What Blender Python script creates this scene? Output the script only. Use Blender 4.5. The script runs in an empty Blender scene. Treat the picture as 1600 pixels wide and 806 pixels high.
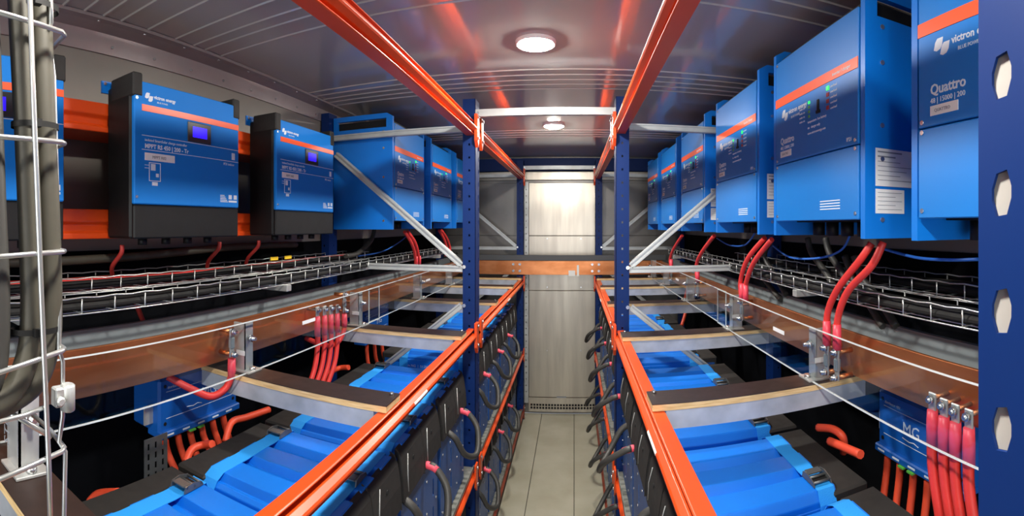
import bpy, bmesh, math, random
from mathutils import Vector, Matrix
random.seed(7)
S = bpy.context.scene
C = S.collection
PI = math.pi

# ------------------------------------------------------------------ camera (a stitched panorama: cylindrical picture)
FOC, PX0, PY0 = 740.0, 897.0, 353.0
CAM = Vector((0.135, 0.0, 1.78))
cd = bpy.data.cameras.new('camera')
cd.type = 'PANO'
cd.panorama_type = 'CENTRAL_CYLINDRICAL'
cd.central_cylindrical_range_u_min = -PX0 / FOC
cd.central_cylindrical_range_u_max = (1600 - PX0) / FOC
cd.central_cylindrical_range_v_min = -(806 - PY0) / FOC
cd.central_cylindrical_range_v_max = PY0 / FOC
cd.central_cylindrical_radius = 1.0
cd.clip_start = 0.01
cam = bpy.data.objects.new('camera', cd); C.objects.link(cam)
cam.location = CAM
cam.rotation_euler = (PI / 2, 0, 0)
S.camera = cam

# ------------------------------------------------------------------ world, exposure
W = bpy.data.worlds.new('world'); S.world = W
W.use_nodes = True
W.node_tree.nodes['Background'].inputs[0].default_value = (0.55, 0.6, 0.7, 1)
W.node_tree.nodes['Background'].inputs[1].default_value = 0.5
S.view_settings.view_transform = 'Standard'
S.view_settings.look = 'None'
S.view_settings.exposure = 0.30
S.view_settings.gamma = 1.0
S.view_settings.use_curve_mapping = False
LAMP_STRENGTH = 520.0
HW, CEIL, YB, YF = 1.175, 2.43, 4.5, -1.7      # half width, ceiling, back wall, end behind the camera
# added soft fill light behind the camera, brightens the wall faces
dl = bpy.data.lights.new('rear_fill', 'AREA'); dl.shape = 'RECTANGLE'; dl.size = 2.2; dl.size_y = 2.2
dl.energy = 42; dl.color = (0.93, 0.97, 1.0)
dlo = bpy.data.objects.new('rear_fill', dl); C.objects.link(dlo)
dlo.location = (0, YF - 0.3, 1.25); dlo.rotation_euler = (PI / 2, 0, 0)


# ------------------------------------------------------------------ helpers
def lin(h):
    v = [int(h[i:i + 2], 16) / 255 for i in (0, 2, 4)]
    return tuple(((c / 12.92) if c <= .04045 else ((c + .055) / 1.055) ** 2.4) for c in v) + (1,)


def mat(name, hexcol, rough=.5, metal=0., emis=0., noise=0., nscale=40., bump=0., stretch=(1, 1, 1), coat=0., spec=.5, hex2=None):
    m = bpy.data.materials.new(name); m.use_nodes = True
    nt = m.node_tree; b = nt.nodes['Principled BSDF']
    col = lin(hexcol)
    b.inputs['Base Color'].default_value = col
    b.inputs['Roughness'].default_value = rough
    b.inputs['Metallic'].default_value = metal
    b.inputs['Coat Weight'].default_value = coat
    b.inputs['Coat Roughness'].default_value = .15
    b.inputs['Specular IOR Level'].default_value = spec
    if emis:
        b.inputs['Emission Color'].default_value = col
        b.inputs['Emission Strength'].default_value = emis
    if noise or bump:
        tc = nt.nodes.new('ShaderNodeTexCoord'); mp = nt.nodes.new('ShaderNodeMapping')
        mp.inputs['Scale'].default_value = stretch
        nz = nt.nodes.new('ShaderNodeTexNoise'); nz.inputs['Scale'].default_value = nscale
        nz.inputs['Detail'].default_value = 4
        nt.links.new(tc.outputs['Object'], mp.inputs[0]); nt.links.new(mp.outputs[0], nz.inputs['Vector'])
        if noise:
            mx = nt.nodes.new('ShaderNodeMix'); mx.data_type = 'RGBA'
            c2 = lin(hex2) if hex2 else tuple(c * (1 - noise) for c in col[:3]) + (1,)
            mx.inputs[6].default_value = col; mx.inputs[7].default_value = c2
            rp = nt.nodes.new('ShaderNodeMapRange'); rp.inputs[1].default_value = .35; rp.inputs[2].default_value = .65
            nt.links.new(nz.outputs[0], rp.inputs[0])
            nt.links.new(rp.outputs[0], mx.inputs[0]); nt.links.new(mx.outputs[2], b.inputs['Base Color'])
            r2 = nt.nodes.new('ShaderNodeMapRange'); r2.inputs[3].default_value = rough * .85; r2.inputs[4].default_value = min(1, rough * 1.2)
            nt.links.new(nz.outputs[0], r2.inputs[0]); nt.links.new(r2.outputs[0], b.inputs['Roughness'])
        if bump:
            bp = nt.nodes.new('ShaderNodeBump'); bp.inputs['Strength'].default_value = bump; bp.inputs['Distance'].default_value = .002
            nt.links.new(nz.outputs[0], bp.inputs['Height']); nt.links.new(bp.outputs[0], b.inputs['Normal'])
    return m


def clear_mat(name, tint, gloss=.06):
    m = bpy.data.materials.new(name); m.use_nodes = True
    nt = m.node_tree; nt.nodes.clear()
    o = nt.nodes.new('ShaderNodeOutputMaterial'); t = nt.nodes.new('ShaderNodeBsdfTransparent')
    g = nt.nodes.new('ShaderNodeBsdfGlossy'); g.inputs['Roughness'].default_value = .03
    t.inputs[0].default_value = tint
    lw = nt.nodes.new('ShaderNodeLayerWeight'); lw.inputs[0].default_value = .5
    pw = nt.nodes.new('ShaderNodeMath'); pw.operation = 'POWER'; pw.inputs[1].default_value = 5
    ml = nt.nodes.new('ShaderNodeMath'); ml.operation = 'MULTIPLY_ADD'; ml.inputs[1].default_value = .6; ml.inputs[2].default_value = .04
    nt.links.new(lw.outputs['Facing'], pw.inputs[0]); nt.links.new(pw.outputs[0], ml.inputs[0])
    mx = nt.nodes.new('ShaderNodeMixShader')
    nt.links.new(ml.outputs[0], mx.inputs[0]); nt.links.new(t.outputs[0], mx.inputs[1]); nt.links.new(g.outputs[0], mx.inputs[2])
    nt.links.new(mx.outputs[0], o.inputs[0])
    return m


M = dict(
    blue=mat('inverter_blue', '0673D2', .38, coat=.1, noise=.05, nscale=3),
    bluedk=mat('inverter_panel_blue', '0A74C8', .42, coat=.05, noise=.05, nscale=2),
    mppt=mat('controller_blue', '0A78D0', .62, noise=.04, nscale=2, spec=.3),
    batt=mat('battery_blue', '0474E0', .42, noise=.08, nscale=6),
    battface=mat('battery_front_blue', '24508F', .4, noise=.12, nscale=8),
    strap=mat('strap_blue', '2098EE', .7, bump=.4, nscale=300),
    navy=mat('rack_navy', '04265F', .5, spec=.22, noise=.06, nscale=5),
    orange=mat('rack_orange', 'DA4A14', .33, coat=.1, noise=.05, nscale=4),
    stripe=mat('stripe_orange', 'EA5A32', .4),
    black=mat('black_plastic', '151516', .5, spec=.3, noise=.2, nscale=20),
    foam=mat('black_cover', '252321', .7, noise=.25, nscale=25, bump=.3),
    cable=mat('black_cable', '3A3936', .5, noise=.15, nscale=30),
    greycable=mat('grey_cable', '464339', .55, noise=.15, nscale=30),
    dark=mat('dark_cable', '161616', .65, noise=.2, nscale=30, spec=.3),
    red=mat('red_cable', 'DC3A34', .45, noise=.08, nscale=20),
    redd=mat('dark_red_cable', '9C2A24', .5),
    shrink=mat('red_shrink', 'F04A5C', .4),
    orangecable=mat('orange_cable', 'D84A2C', .5),
    cap=mat('red_cap', 'F0566A', .45),
    zinc=mat('zinc', 'C6C8C6', .38, metal=.5, noise=.15, nscale=15, hex2='B0B2B0'),
    zincdk=mat('dull_zinc', '6E7274', .42, metal=.6, noise=.2, nscale=15),
    box=mat('distributor_blue', '0C56AC', .42),
    steelbar=mat('galvanised_bar', 'C6CBD2', .42, metal=.3, noise=.35, nscale=9, hex2='A6ABB2'),
    brace=mat('galvanised_brace', 'BFC3C2', .40, metal=.35, noise=.15, nscale=12),
    wire=mat('bright_wire', 'C9CBC8', .28, metal=.8),
    copper=mat('copper', 'E09562', .32, metal=.85, noise=.35, nscale=5, hex2='C07444', stretch=(1, .5, 2)),
    grey=mat('grey_strip', '7B8488', .55),
    darkgrey=mat('dark_grey', '4A4C4E', .5),
    ply=mat('film_faced_ply', '30231F', .42, noise=.25, nscale=30),
    wood=mat('ply_edge', 'EACB96', .7, noise=.3, nscale=25, stretch=(.6, 1, 12), hex2='CBA56C'),
    ceil=mat('ceiling_sheet', 'B2AEAA', .11, metal=.10, noise=.05, nscale=2, spec=.65),
    wall=mat('wall_sheet', '8C867F', .45, metal=.2, noise=.12, nscale=4),
    darksheet=mat('dark_wall_sheet', '07080C', .8, noise=.2, nscale=6, spec=.08),
    trim=mat('corner_trim', 'A29899', .25, metal=.4, noise=.15, nscale=6),
    steel=mat('brushed_steel', 'C2BAAC', .33, metal=.85, noise=.08, nscale=5, stretch=(4, 4, .4), hex2='B4ACA0'),
    backgrey=mat('back_panel', '7D7A76', .35, metal=.6, noise=.15, nscale=5),
    floor=mat('floor_panel', 'A9A694', .38, noise=.12, nscale=4, hex2='9C9884'),
    joint=mat('floor_joint', '3C3B36', .8),
    deck=mat('deck_zinc', '8A8B84', .5, metal=.4, noise=.25, nscale=20),
    white=mat('white_label', 'E8E8E4', .6),
    slotback=mat('slot_backing_pale', 'A8A49E', .5),
    print=mat('label_print', '8A8E94', .6),
    text=mat('white_print', 'D5DEE8', .6),
    lcd=mat('lcd_blue', '2410F0', .3, emis=1.3),
    bezel=mat('bezel', '24272B', .35),
    ledg=mat('led_green', '20E050', .4, emis=1.5),
    ledy=mat('led_off_green', '5FA83C', .4),
    ledr=mat('led_red', '9C1828', .4),
    lamp=mat('lamp_lens', 'FFFAF0', .4, emis=LAMP_STRENGTH),
    lampring=mat('lamp_ring', 'E8E6E0', .4),
    bolt=mat('bolt_zinc', 'D4D6D6', .22, metal=.9),
    yellow=mat('yellow_tag', 'E8C020', .6),
    bluecable=mat('blue_cable', '2C6CC8', .5),
    floorbeam=mat('floor_beam', '7E3826', .45),
    acrylic=clear_mat('acrylic', (.93, .95, .96, 1)),
    acrylicedge=mat('acrylic_edge', 'D8DEDC', .3),
    hole=mat('hole_dark', '0A0A0C', .8),
)


class MB:
    def __init__(s):
        s.v = []; s.f = []; s.sm = []

    def add(s, vs, fs, smooth=False):
        n = len(s.v); s.v += [tuple(v) for v in vs]
        for f in fs:
            s.f.append([i + n for i in f]); s.sm.append(smooth)
        return s

    def box(s, a, b):
        x0, x1 = sorted((a[0], b[0])); y0, y1 = sorted((a[1], b[1])); z0, z1 = sorted((a[2], b[2]))
        return s.add([(x0, y0, z0), (x1, y0, z0), (x1, y1, z0), (x0, y1, z0), (x0, y0, z1), (x1, y0, z1), (x1, y1, z1), (x0, y1, z1)],
                     [(0, 3, 2, 1), (4, 5, 6, 7), (0, 1, 5, 4), (1, 2, 6, 5), (2, 3, 7, 6), (3, 0, 4, 7)])

    def prism(s, prof, p0, p1, ax='y'):
        """closed profile (list of 2D) extruded along an axis from p0 to p1; y: (x,z); x: (y,z); z: (x,y)"""
        n = len(prof)
        def P(q, t):
            return {'y': (q[0], t, q[1]), 'x': (t, q[0], q[1]), 'z': (q[0], q[1], t)}[ax]
        vs = [P(q, p0) for q in prof] + [P(q, p1) for q in prof]
        fs = [(i, (i + 1) % n, n + (i + 1) % n, n + i) for i in range(n)] + [tuple(range(n))[::-1], tuple(range(n, 2 * n))]
        return s.add(vs, fs)

    def tube(s, pts, r, n=8, cap=True):
        pts = [Vector(p) for p in pts]
        rs = r if isinstance(r, (list, tuple)) else [r] * len(pts)
        up = None; vs = []; fs = []
        for i, p in enumerate(pts):
            t = (pts[min(i + 1, len(pts) - 1)] - pts[max(i - 1, 0)])
            t = t.normalized() if t.length > 1e-9 else Vector((0, 0, 1))
            if up is None:
                up = Vector((0, 0, 1)) if abs(t.z) < .9 else Vector((1, 0, 0))
            u = (up - t * up.dot(t))
            u = u.normalized() if u.length > 1e-6 else t.orthogonal().normalized()
            w = t.cross(u); up = u
            for k in range(n):
                a = 2 * PI * k / n
                vs.append(p + (u * math.cos(a) + w * math.sin(a)) * rs[i])
        for i in range(len(pts) - 1):
            for k in range(n):
                fs.append((i * n + k, i * n + (k + 1) % n, (i + 1) * n + (k + 1) % n, (i + 1) * n + k))
        s.add(vs, fs, True)
        if cap:
            m = len(s.v) - len(vs)
            s.f.append([m + k for k in range(n)][::-1]); s.sm.append(False)
            s.f.append([m + (len(pts) - 1) * n + k for k in range(n)]); s.sm.append(False)
        return s

    def cyl(s, p0, p1, r, n=12):
        return s.tube([p0, p1], r, n)

    def beam(s, p0, p1, w, h, up=(0, 0, 1)):
        """rectangular bar between two points; h along up, w across"""
        p0, p1 = Vector(p0), Vector(p1); t = (p1 - p0).normalized(); u = Vector(up)
        u = (u - t * u.dot(t)).normalized(); x = t.cross(u)
        vs = [p + x * a * w / 2 + u * b * h / 2 for p in (p0, p1) for a, b in ((-1, -1), (1, -1), (1, 1), (-1, 1))]
        return s.add(vs, [(0, 1, 2, 3), (7, 6, 5, 4), (0, 4, 5, 1), (1, 5, 6, 2), (2, 6, 7, 3), (3, 7, 4, 0)])

    def plate(s, u0, u1, v0, v1, holes, fn, t):
        """plate in (u,v) with rectangular holes (hu0,hu1,hv0,hv1), fn(u,v,d) -> point, thickness t"""
        us = sorted({u0, u1} | {q for h in holes for q in h[:2]}); vs = sorted({v0, v1} | {q for h in holes for q in h[2:]})
        def solid(i, j):
            if not (0 <= i < len(us) - 1 and 0 <= j < len(vs) - 1): return False
            a, b = (us[i] + us[i + 1]) / 2, (vs[j] + vs[j + 1]) / 2
            return not any(h[0] < a < h[1] and h[2] < b < h[3] for h in holes)
        for i in range(len(us) - 1):
            for j in range(len(vs) - 1):
                if not solid(i, j): continue
                q = [(us[i], vs[j]), (us[i + 1], vs[j]), (us[i + 1], vs[j + 1]), (us[i], vs[j + 1])]
                a = [fn(*p, 0) for p in q]; b = [fn(*p, t) for p in q]
                fs = [(0, 1, 2, 3), (7, 6, 5, 4)]
                for k, (di, dj) in enumerate(((0, -1), (1, 0), (0, 1), (-1, 0))):
                    if not solid(i + di, j + dj): fs.append((k, k + 4, (k + 1) % 4 + 4, (k + 1) % 4))
                s.add(a + b, fs)
        return s

    def slot_plate(s, u0, u1, v0, v1, cs, su, sv, fn, t):
        """strip u0..u1, v0..v1 with six-sided slots centred at (cu, cv) of half size su, sv"""
        cu = cs[0][0]; zs = [c[1] for c in cs]; cu0, cu1 = cu - su * 1.3, cu + su * 1.3
        s.plate(u0, cu0, v0, v1, [], fn, t); s.plate(cu1, u1, v0, v1, [], fn, t)
        edge = [v0]
        for cv in zs:
            a, b = cv - sv * 1.2, cv + sv * 1.2
            s.plate(cu0, cu1, edge[-1], a, [], fn, t); edge.append(b)
            inner = [(cu - su * .55, cv - sv), (cu + su * .55, cv - sv * .92), (cu + su, cv - sv * .2), (cu + su, cv + sv * .3), (cu + su * .55, cv + sv), (cu - su * .55, cv + sv * .85), (cu - su, cv + sv * .2), (cu - su, cv - sv * .3)]
            outer = [(cu - su * .55, a), (cu + su * .55, a), (cu1, a), (cu1, b), (cu + su * .55, b), (cu - su * .55, b), (cu0, b), (cu0, a)]
            vs = [fn(*p, d) for d in (0, t) for p in inner + outer]
            fs = []
            for i in range(8):
                k = (i + 1) % 8
                fs += [(i, k, 8 + k, 8 + i), (16 + k, 16 + i, 24 + i, 24 + k), (k, i, 16 + i, 16 + k)]
            s.add(vs, fs)
        return s.plate(cu0, cu1, edge[-1], v1, [], fn, t)

    def build(s, name, m, parent=None, bevel=0., seg=1):
        me = bpy.data.meshes.new(name)
        bm = bmesh.new()
        vs = [bm.verts.new(v) for v in s.v]
        for f, sm in zip(s.f, s.sm):
            try:
                fc = bm.faces.new([vs[i] for i in f]); fc.smooth = sm
            except ValueError:
                pass
        if bevel:
            bmesh.ops.remove_doubles(bm, verts=bm.verts, dist=1e-6)
            es = [e for e in bm.edges if len(e.link_faces) == 2 and e.calc_face_angle(0) > .5 and not (e.link_faces[0].smooth and e.link_faces[1].smooth)]
            bmesh.ops.bevel(bm, geom=es, offset=bevel, segments=seg, affect='EDGES', clamp_overlap=True, profile=.5)
        bmesh.ops.recalc_face_normals(bm, faces=bm.faces)
        bm.to_mesh(me); bm.free()
        me.materials.append(m)
        o = bpy.data.objects.new(name, me); C.objects.link(o)
        if parent: o.parent = parent
        return o


def tag(o, label=None, cat=None, group=None, kind=None):
    if label: o['label'] = label
    if cat: o['category'] = cat
    if group: o['group'] = group
    if kind: o['kind'] = kind
    return o


def thing(name, label, cat, loc=(0, 0, 0), rz=0, group=None):
    o = bpy.data.objects.new(name, None); C.objects.link(o)
    o.empty_display_size = .05
    o.location = loc; o.rotation_euler = (0, 0, rz)
    return tag(o, label, cat, group)


def kids(o):
    return [c for c in C.objects if c.parent == o]


CH = {}
def copy_tree(o, parent=None):
    c = o.copy(); C.objects.link(c)
    if parent: c.parent = parent
    for ch in list(o.children): copy_tree(ch, c)
    return c


def rep(src, loc, parent, rot=None):
    """one more alike piece sharing mesh data"""
    o = bpy.data.objects.new(src.name.split('.')[0], src.data); C.objects.link(o)
    o.parent = parent; o.location = loc
    if rot: o.rotation_euler = rot
    return o


def text(s, size, m, parent, loc, name='lettering', align='LEFT', bold=0., rot=(PI / 2, 0, 0), sx=1.):
    cu = bpy.data.curves.new(name, 'FONT'); cu.body = s; cu.size = size; cu.extrude = .0003; cu.align_x = align
    cu.offset = bold; cu.resolution_u = 2
    cu.materials.append(m)
    tmp = bpy.data.objects.new('tmp', cu)
    me = bpy.data.meshes.new_from_object(tmp)
    bpy.data.objects.remove(tmp); bpy.data.curves.remove(cu)
    me.name = name
    if not me.materials: me.materials.append(m)
    o = bpy.data.objects.new(name, me); C.objects.link(o); o.parent = parent; o.location = loc; o.rotation_euler = rot
    o.scale = (sx, 1, 1)
    return o


def at(px, py, x=None, y=None, z=None):
    """point seen at pixel (px,py) of the 1600x806 frame on the plane x=, y= or z="""
    th = (px - PX0) / FOC
    d = Vector((math.sin(th), math.cos(th), (PY0 - py) / FOC))
    if x is not None: k = (x - CAM.x) / d.x
    elif y is not None: k = (y - CAM.y) / d.y
    else: k = (z - CAM.z) / d.z
    return CAM + d * k


def spline(pts, n=6):
    P = [Vector(p) for p in pts]; out = []
    for i in range(len(P) - 1):
        a, b, c, d = P[max(i - 1, 0)], P[i], P[i + 1], P[min(i + 2, len(P) - 1)]
        for k in range(n):
            t = k / n
            out.append(.5 * ((2 * b) + (c - a) * t + (2 * a - 5 * b + 4 * c - d) * t * t + (3 * b - a - 3 * c + d) * t ** 3))
    return out + [P[-1]]


SIDES = ((-1, 'left'), (1, 'right'))
ORD = ['first', 'second', 'third', 'fourth', 'fifth', 'sixth', 'seventh', 'eighth', 'ninth', 'tenth']

# ================================================================== the shell
fl = MB().box((-HW, YF, -.05), (HW, YB, -.006)).build('floor', M['joint']); tag(fl, 'pale grey panelled container floor along the aisle', kind='structure')
xs = [-1.175, -.78, -.475, -.17, .135, .44, .745, 1.175]
for a, b in zip(xs, xs[1:]):
    MB().box((a + .002, YF, -.006), (b - .002, YB - .005, 0)).build('floor_board', M['floor'], fl, .0015)

ce = MB().box((-HW, YF, CEIL), (HW, YB, CEIL + .05)).build('ceiling', M['ceil']); tag(ce, 'shiny grey ribbed sheet ceiling with round lamps', kind='structure')
ribs = [.24, .31, .38, .45, .52, .59, .66, .733, .80, .867, .976, 1.098, 1.184, 1.243, 1.33, 1.96, 2.03, 2.10, 2.167, 2.237, 3.2, 3.28, 3.36, 3.44, -.2, -.3, -.4, -.5, -1.0, -1.1, -1.2]
rb = MB().prism([(-.007, 0), (-.003, -.0035), (.003, -.0035), (.007, 0)], -HW + .07, HW - .07, 'x').build('rib', M['ceil'], ce)
rb.location = (0, ribs[0], CEIL)
for y in ribs[1:]: rep(rb, (0, y, CEIL), ce)

for s, nm in SIDES:
    w = MB().box((s * HW, YF, 0), (s * (HW + .05), YB, CEIL)).build('wall_' + nm, M['wall']); tag(w, 'grey beige sheet metal container wall on the %s' % nm, kind='structure')
    MB().box((s * (HW - .012), YF, .02), (s * (HW - .001), YB - .01, 1.70)).build('dark_wall_sheet', M['darksheet'], w)  # thin near-black sheet over the lower wall
    t = MB().prism([(s * (HW - .001), CEIL - .085), (s * (HW - .008), CEIL - .085), (s * (HW - .012), CEIL - .02), (s * (HW - .06), CEIL - .012), (s * (HW - .085), CEIL - .012), (s * (HW - .085), CEIL - .001), (s * (HW - .001), CEIL - .001)], YF, YB - .02).build('trim_%d' % (1 if s < 0 else 2), M['trim'])
    tag(t, 'riveted metal corner trim between ceiling and %s wall' % nm, kind='structure')
    rv = None
    for k in range(26):
        y = -.2 + k * .18
        for q, ofs in ((Vector((s * (HW - .0095), y, CEIL - .06)), Vector((-s, 0, 0))), (Vector((s * (HW - .07), y + .09, CEIL - .012)), Vector((0, 0, -1)))):
            if rv is None or rv[1] != tuple(ofs):
                pass
            MBk = 'x' if ofs.x else 'z'
            key = (s, MBk)
            if key not in CH:
                CH[key] = MB().cyl((0, 0, 0), ofs * .004, .005, 8).build('rivet', M['bolt'], t); CH[key].location = q
            else:
                rep(CH[key], q, t)

bw = MB().box((-HW, YB, 0), (HW, YB + .05, CEIL)).build('wall_back', M['backgrey']); tag(bw, 'metal end wall closing the far end of the container', kind='structure')
CX = -.0  # panel centre
pa, pb = -.295, .345
for z0, z1 in ((.155, 1.165), (1.17, 1.685), (1.69, 2.19)):
    MB().box((pa, YB - .012, z0), (pb, YB - .001, z1)).build('panel', M['steel'], bw, .003)
for x0, x1 in ((-1.16, pa - .05), (pb + .05, 1.16)):
    for z0, z1 in ((.06, 1.165), (1.17, 1.685), (1.69, 2.19)):
        MB().box((x0, YB - .008, z0), (x1, YB - .001, z1)).build('panel', M['backgrey'], bw, .002)
for xa in (pa - .046, pb + .004):
    holes = [(xa + .016, xa + .026, z, z + .012) for z in [.2 + .06 * i for i in range(33)]]
    MB().plate(xa, xa + .042, .1, 2.2, holes, lambda u, v, d: (u, YB - .022 + d, v), .012).build('edge_strip', M['zinc'], bw)
MB().box((-1.16, YB - .05, 2.30), (1.16, YB - .002, CEIL - .01)).build('header', M['navy'], bw, .004)
MB().box((-1.16, YB - .03, 2.215), (1.16, YB - .002, 2.295)).build('header_strip', M['steel'], bw, .003)
hs = []
for i in range(22):
    x = pa + .012 + i * (pb - pa - .024) / 22
    for z in (.045, .073): hs.append((x + .004, x + .0235, z, z + .021))
gv = MB().plate(pa, pb, .02, .153, hs, lambda u, v, d: (u, YB - .02 + d, v), .008).build('vent_grille', M['steel'], bw)
MB().box((pa, YB - .01, .02), (pb, YB - .002, .12)).build('vent_dark', M['hole'], gv)
for x in (-.12, .2):
    for z in (.6, 1.2, 1.66, 2.1):
        MB().cyl((x, YB - .016, z), (x, YB - .012, z), .006, 8).build('screw', M['bolt'], bw)
MB().box((-.03, YB - .018, .148), (.06, YB - .012, .165)).build('label_plate', M['print'], bw)


# ------------------------------------------------------------------ lamps
def lamp(x, y, label):
    t = thing('ceiling_lamp', label, 'lamp', (x, y, CEIL), group='round ceiling lamps')
    pr = [(.072, 0), (.071, -.010), (.067, -.013), (.062, -.010)]
    m = MB(); n = 28
    vs = [(r * math.cos(2 * PI * k / n), r * math.sin(2 * PI * k / n), z) for r, z in pr for k in range(n)]
    m.add(vs, [(i * n + k, i * n + (k + 1) % n, (i + 1) * n + (k + 1) % n, (i + 1) * n + k) for i in range(3) for k in range(n)], True)
    m.build('ring', M['lampring'], t)
    m = MB(); q = [(.062, -.0095), (.056, -.015), (.046, -.019), (.032, -.022), (.014, -.0235)]
    m.add([(r * math.cos(2 * PI * k / n), r * math.sin(2 * PI * k / n), z) for r, z in q for k in range(n)] + [(0, 0, -.024)],
          [(i * n + k, i * n + (k + 1) % n, (i + 1) * n + (k + 1) % n, (i + 1) * n + k) for i in range(len(q) - 1) for k in range(n)] + [((len(q) - 1) * n + k, (len(q) - 1) * n + (k + 1) % n, len(q) * n) for k in range(n)], True)
    m.build('lens', M['lamp'], t)


lamp(0, 1.665, 'large-looking round lamp in the ceiling, nearer of the two')
lamp(.005, 3.04, 'small-looking round lamp in the ceiling, farther of the two')
for y in (.29, -1.08):
    lamp(0, y, 'round ceiling lamp overhead behind the front edge of view' if y > 0 else 'round ceiling lamp behind the viewer near the doors')


# ================================================================== pallet racking
def upright(s, nm, Yp, label):
    t = thing('upright_frame', label, 'rack frame', (s * .36, Yp, 0), group='rack upright frames')
    X = lambda a: s * a - s * .36
    TOP = 2.385
    def post(a0, a1, aisle):
        m = MB(); hz = [.10 + .0618 * i for i in range(36)]
        off = (1.859 - .10) % .0618 - .0618
        hz = [z + off for z in hz]
        fw = a1 - a0
        m.plate(a0, a1, 0, TOP, [(a0 + .026, a0 + .034, z - .005, z + .005) for z in hz], lambda u, v, d: (X(u), d, v), .003)
        ai = (a0 if aisle else a1); dr = (1 if aisle else -1)
        m.slot_plate(0, .09, 0, TOP, [(.016, z) for z in hz], .0065, .0122, lambda u, v, d: (X(ai + dr * d), .09 - u, v), .002)
        m.plate(0.003, .09, 0, TOP, [(.05, .056, z - .005, z + .005) for z in hz], lambda u, v, d: (X((a1 if aisle else a0) - dr * d), u, v), .003)
        for q in (a0 + .003, a1 - .018): m.box((X(q), .087, 0), (X(q + .015), .09, TOP))
        o = m.build('post', M['navy'], t)
        f = MB().box((X(a0 - .008), -.008, .001), (X(a1 + .008), .098, .006)).build('foot_plate', M['zinc'], t)
        if Yp < 1:
            MB().box((X(a0 + .0025), .02, .3), (X(a1 - .015), .086, TOP - .05)).build('slot_backing', M['slotback'], t)  # pale backing added right behind the slots to make them look bright
        return o
    post(.33, .392, True)
    post(1.118, 1.166, False)
    def bar(p0, p1, h=.03, w=.022):
        m = MB()
        a = Vector((X(p0[0]), .018, p0[1])); b = Vector((X(p1[0]), .018, p1[1]))
        # C channel: web facing the viewer with two lips
        d = (b - a).normalized(); u = Vector((-d.z, 0, d.x))
        if u.z < 0: u = -u
        yv = Vector((0, 1, 0))
        m.beam(a - yv * .012, b - yv * .012, .003, h, u)
        for k in (-1, 1):
            m.beam(a + u * k * (h / 2 - .0015), b + u * k * (h / 2 - .0015), w, .003, u)
            m.beam(a - yv * .015 + u * k * (h / 2 - .005), b - yv * .015 + u * k * (h / 2 - .005), .006, .006, u)
        return m
    bar((.394, 2.246), (1.117, 2.246)).build('horizontal_brace', M['brace'], t)
    bar((.394, 1.574), (1.117, 1.574)).build('horizontal_brace', M['brace'], t)
    bar((.40, 1.592), (1.08, 2.16)).build('diagonal_brace', M['brace'], t)
    bar((.40, 1.40), (1.08, .84)).build('diagonal_brace', M['brace'], t)
    for z in (2.246, 1.585, 1.40):
        MB().cyl((X(.385), -.006, z), (X(.385), .0, z), .009, 8).build('bolt', M['bolt'], t)
    return t


for s, nm in SIDES:
    for Yp, w in ((.08, 'nearest'), (2.2, 'middle'), (4.33, 'farthest')):
        upright(s, nm, Yp, 'dark blue slotted post with braces, %s upright of the %s rack' % (w, nm))


BP = [(.372, 0), (.337, 0), (.334, -.002), (.334, -.0045), (.356, -.005), (.356, -.019), (.334, -.0195), (.322, -.027), (.319, -.031), (.319, -.035), (.322, -.039), (.334, -.0465), (.356, -.047), (.356, -.055), (.334, -.0555), (.334, -.058), (.337, -.060), (.372, -.060)]


def rack_beam(s, nm, y0, y1, ztop, label, k=1., sticker=(), m='orange', tilt=0., group='orange rack beams'):
    t = thing('rack_beam', label, 'beam', (s * .345, y0, ztop), group=group)
    prof = [(s * ((min(a, .372 if s > 0 or k > 1 else .364)) - .345) * k, z * k) for a, z in BP]
    b = MB().prism(prof, 0.004, y1 - y0 - .004).build('beam', M[m], t, .0006, 1)
    for yy in (0.0, y1 - y0):
        d = 1 if yy == 0 else -1
        MB().prism([(yy + d * .004, .03), (yy + d * .004, -.085 * k), (yy + d * .024, -.115 * k), (yy + d * .05, -.085 * k), (yy + d * .05, .03)], s * -.0155 * 1.0, s * -.0255 * k - s * .003, 'x').build('connector', M[m], t, .001)
        for zz in (.015, -.075):
            MB().cyl((s * (-.028 * k - .0005), yy + d * .027, zz * k), (s * (-.028 * k - .007), yy + d * .027, zz * k), .007, 8).build('pin', M['bolt'], t)
    for y in sticker:
        pf = [(.333, -.0203), (.3213, -.0276), (.3182, -.0313), (.3182, -.0347), (.3187, -.0347), (.3187, -.0315), (.3218, -.0279), (.3335, -.0206)]
        MB().prism([(s * (a - .345) * k, z * k) for a, z in pf], y - y0 - .06, y - y0 + .06).build('sticker', M['white'], t)
    return t


for s, nm in SIDES:
    for (y0, y1, w) in ((.13, 2.22, 'near'), (2.27, 4.36, 'far')):
        rack_beam(s, nm, y0, y1, 2.277, 'orange steel beam under the ceiling, %s length on the %s rack' % (w, nm), 1.1)
        rack_beam(s, nm, y0, y1, 1.293, 'orange steel beam carrying the cross bars, %s length on the %s rack' % (w, nm), 1., sticker=((1.36 if s < 0 else 1.12),) if y0 < 1 else (3.3,))
        rack_beam(s, nm, y0, y1, .625, 'orange steel beam under the upper batteries, %s length on the %s rack' % (w, nm), .85)
        rack_beam(s, nm, y0, y1, .095, 'rust red beam at the floor, %s length on the %s rack' % (w, nm), .85, m='floorbeam')

for y, w in ((2.2, 'nearer'), (4.33, 'farther')):
    t = thing('tie_bar', 'pale metal bar spanning the aisle above head height, %s one' % w, 'bar', (0, y, 2.316), group='aisle tie bars')
    MB().box((-.33, .0, -.017), (.33, .004, .017)).box((-.33, .004, .014), (.33, .03, .017)).box((-.33, .004, -.017), (.33, .03, -.014)).build('channel', M['brace'], t)
    for x in (-.318, .318): MB().cyl((x, -.005, 0), (x, 0, 0), .007, 8).build('bolt', M['bolt'], t)

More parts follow.
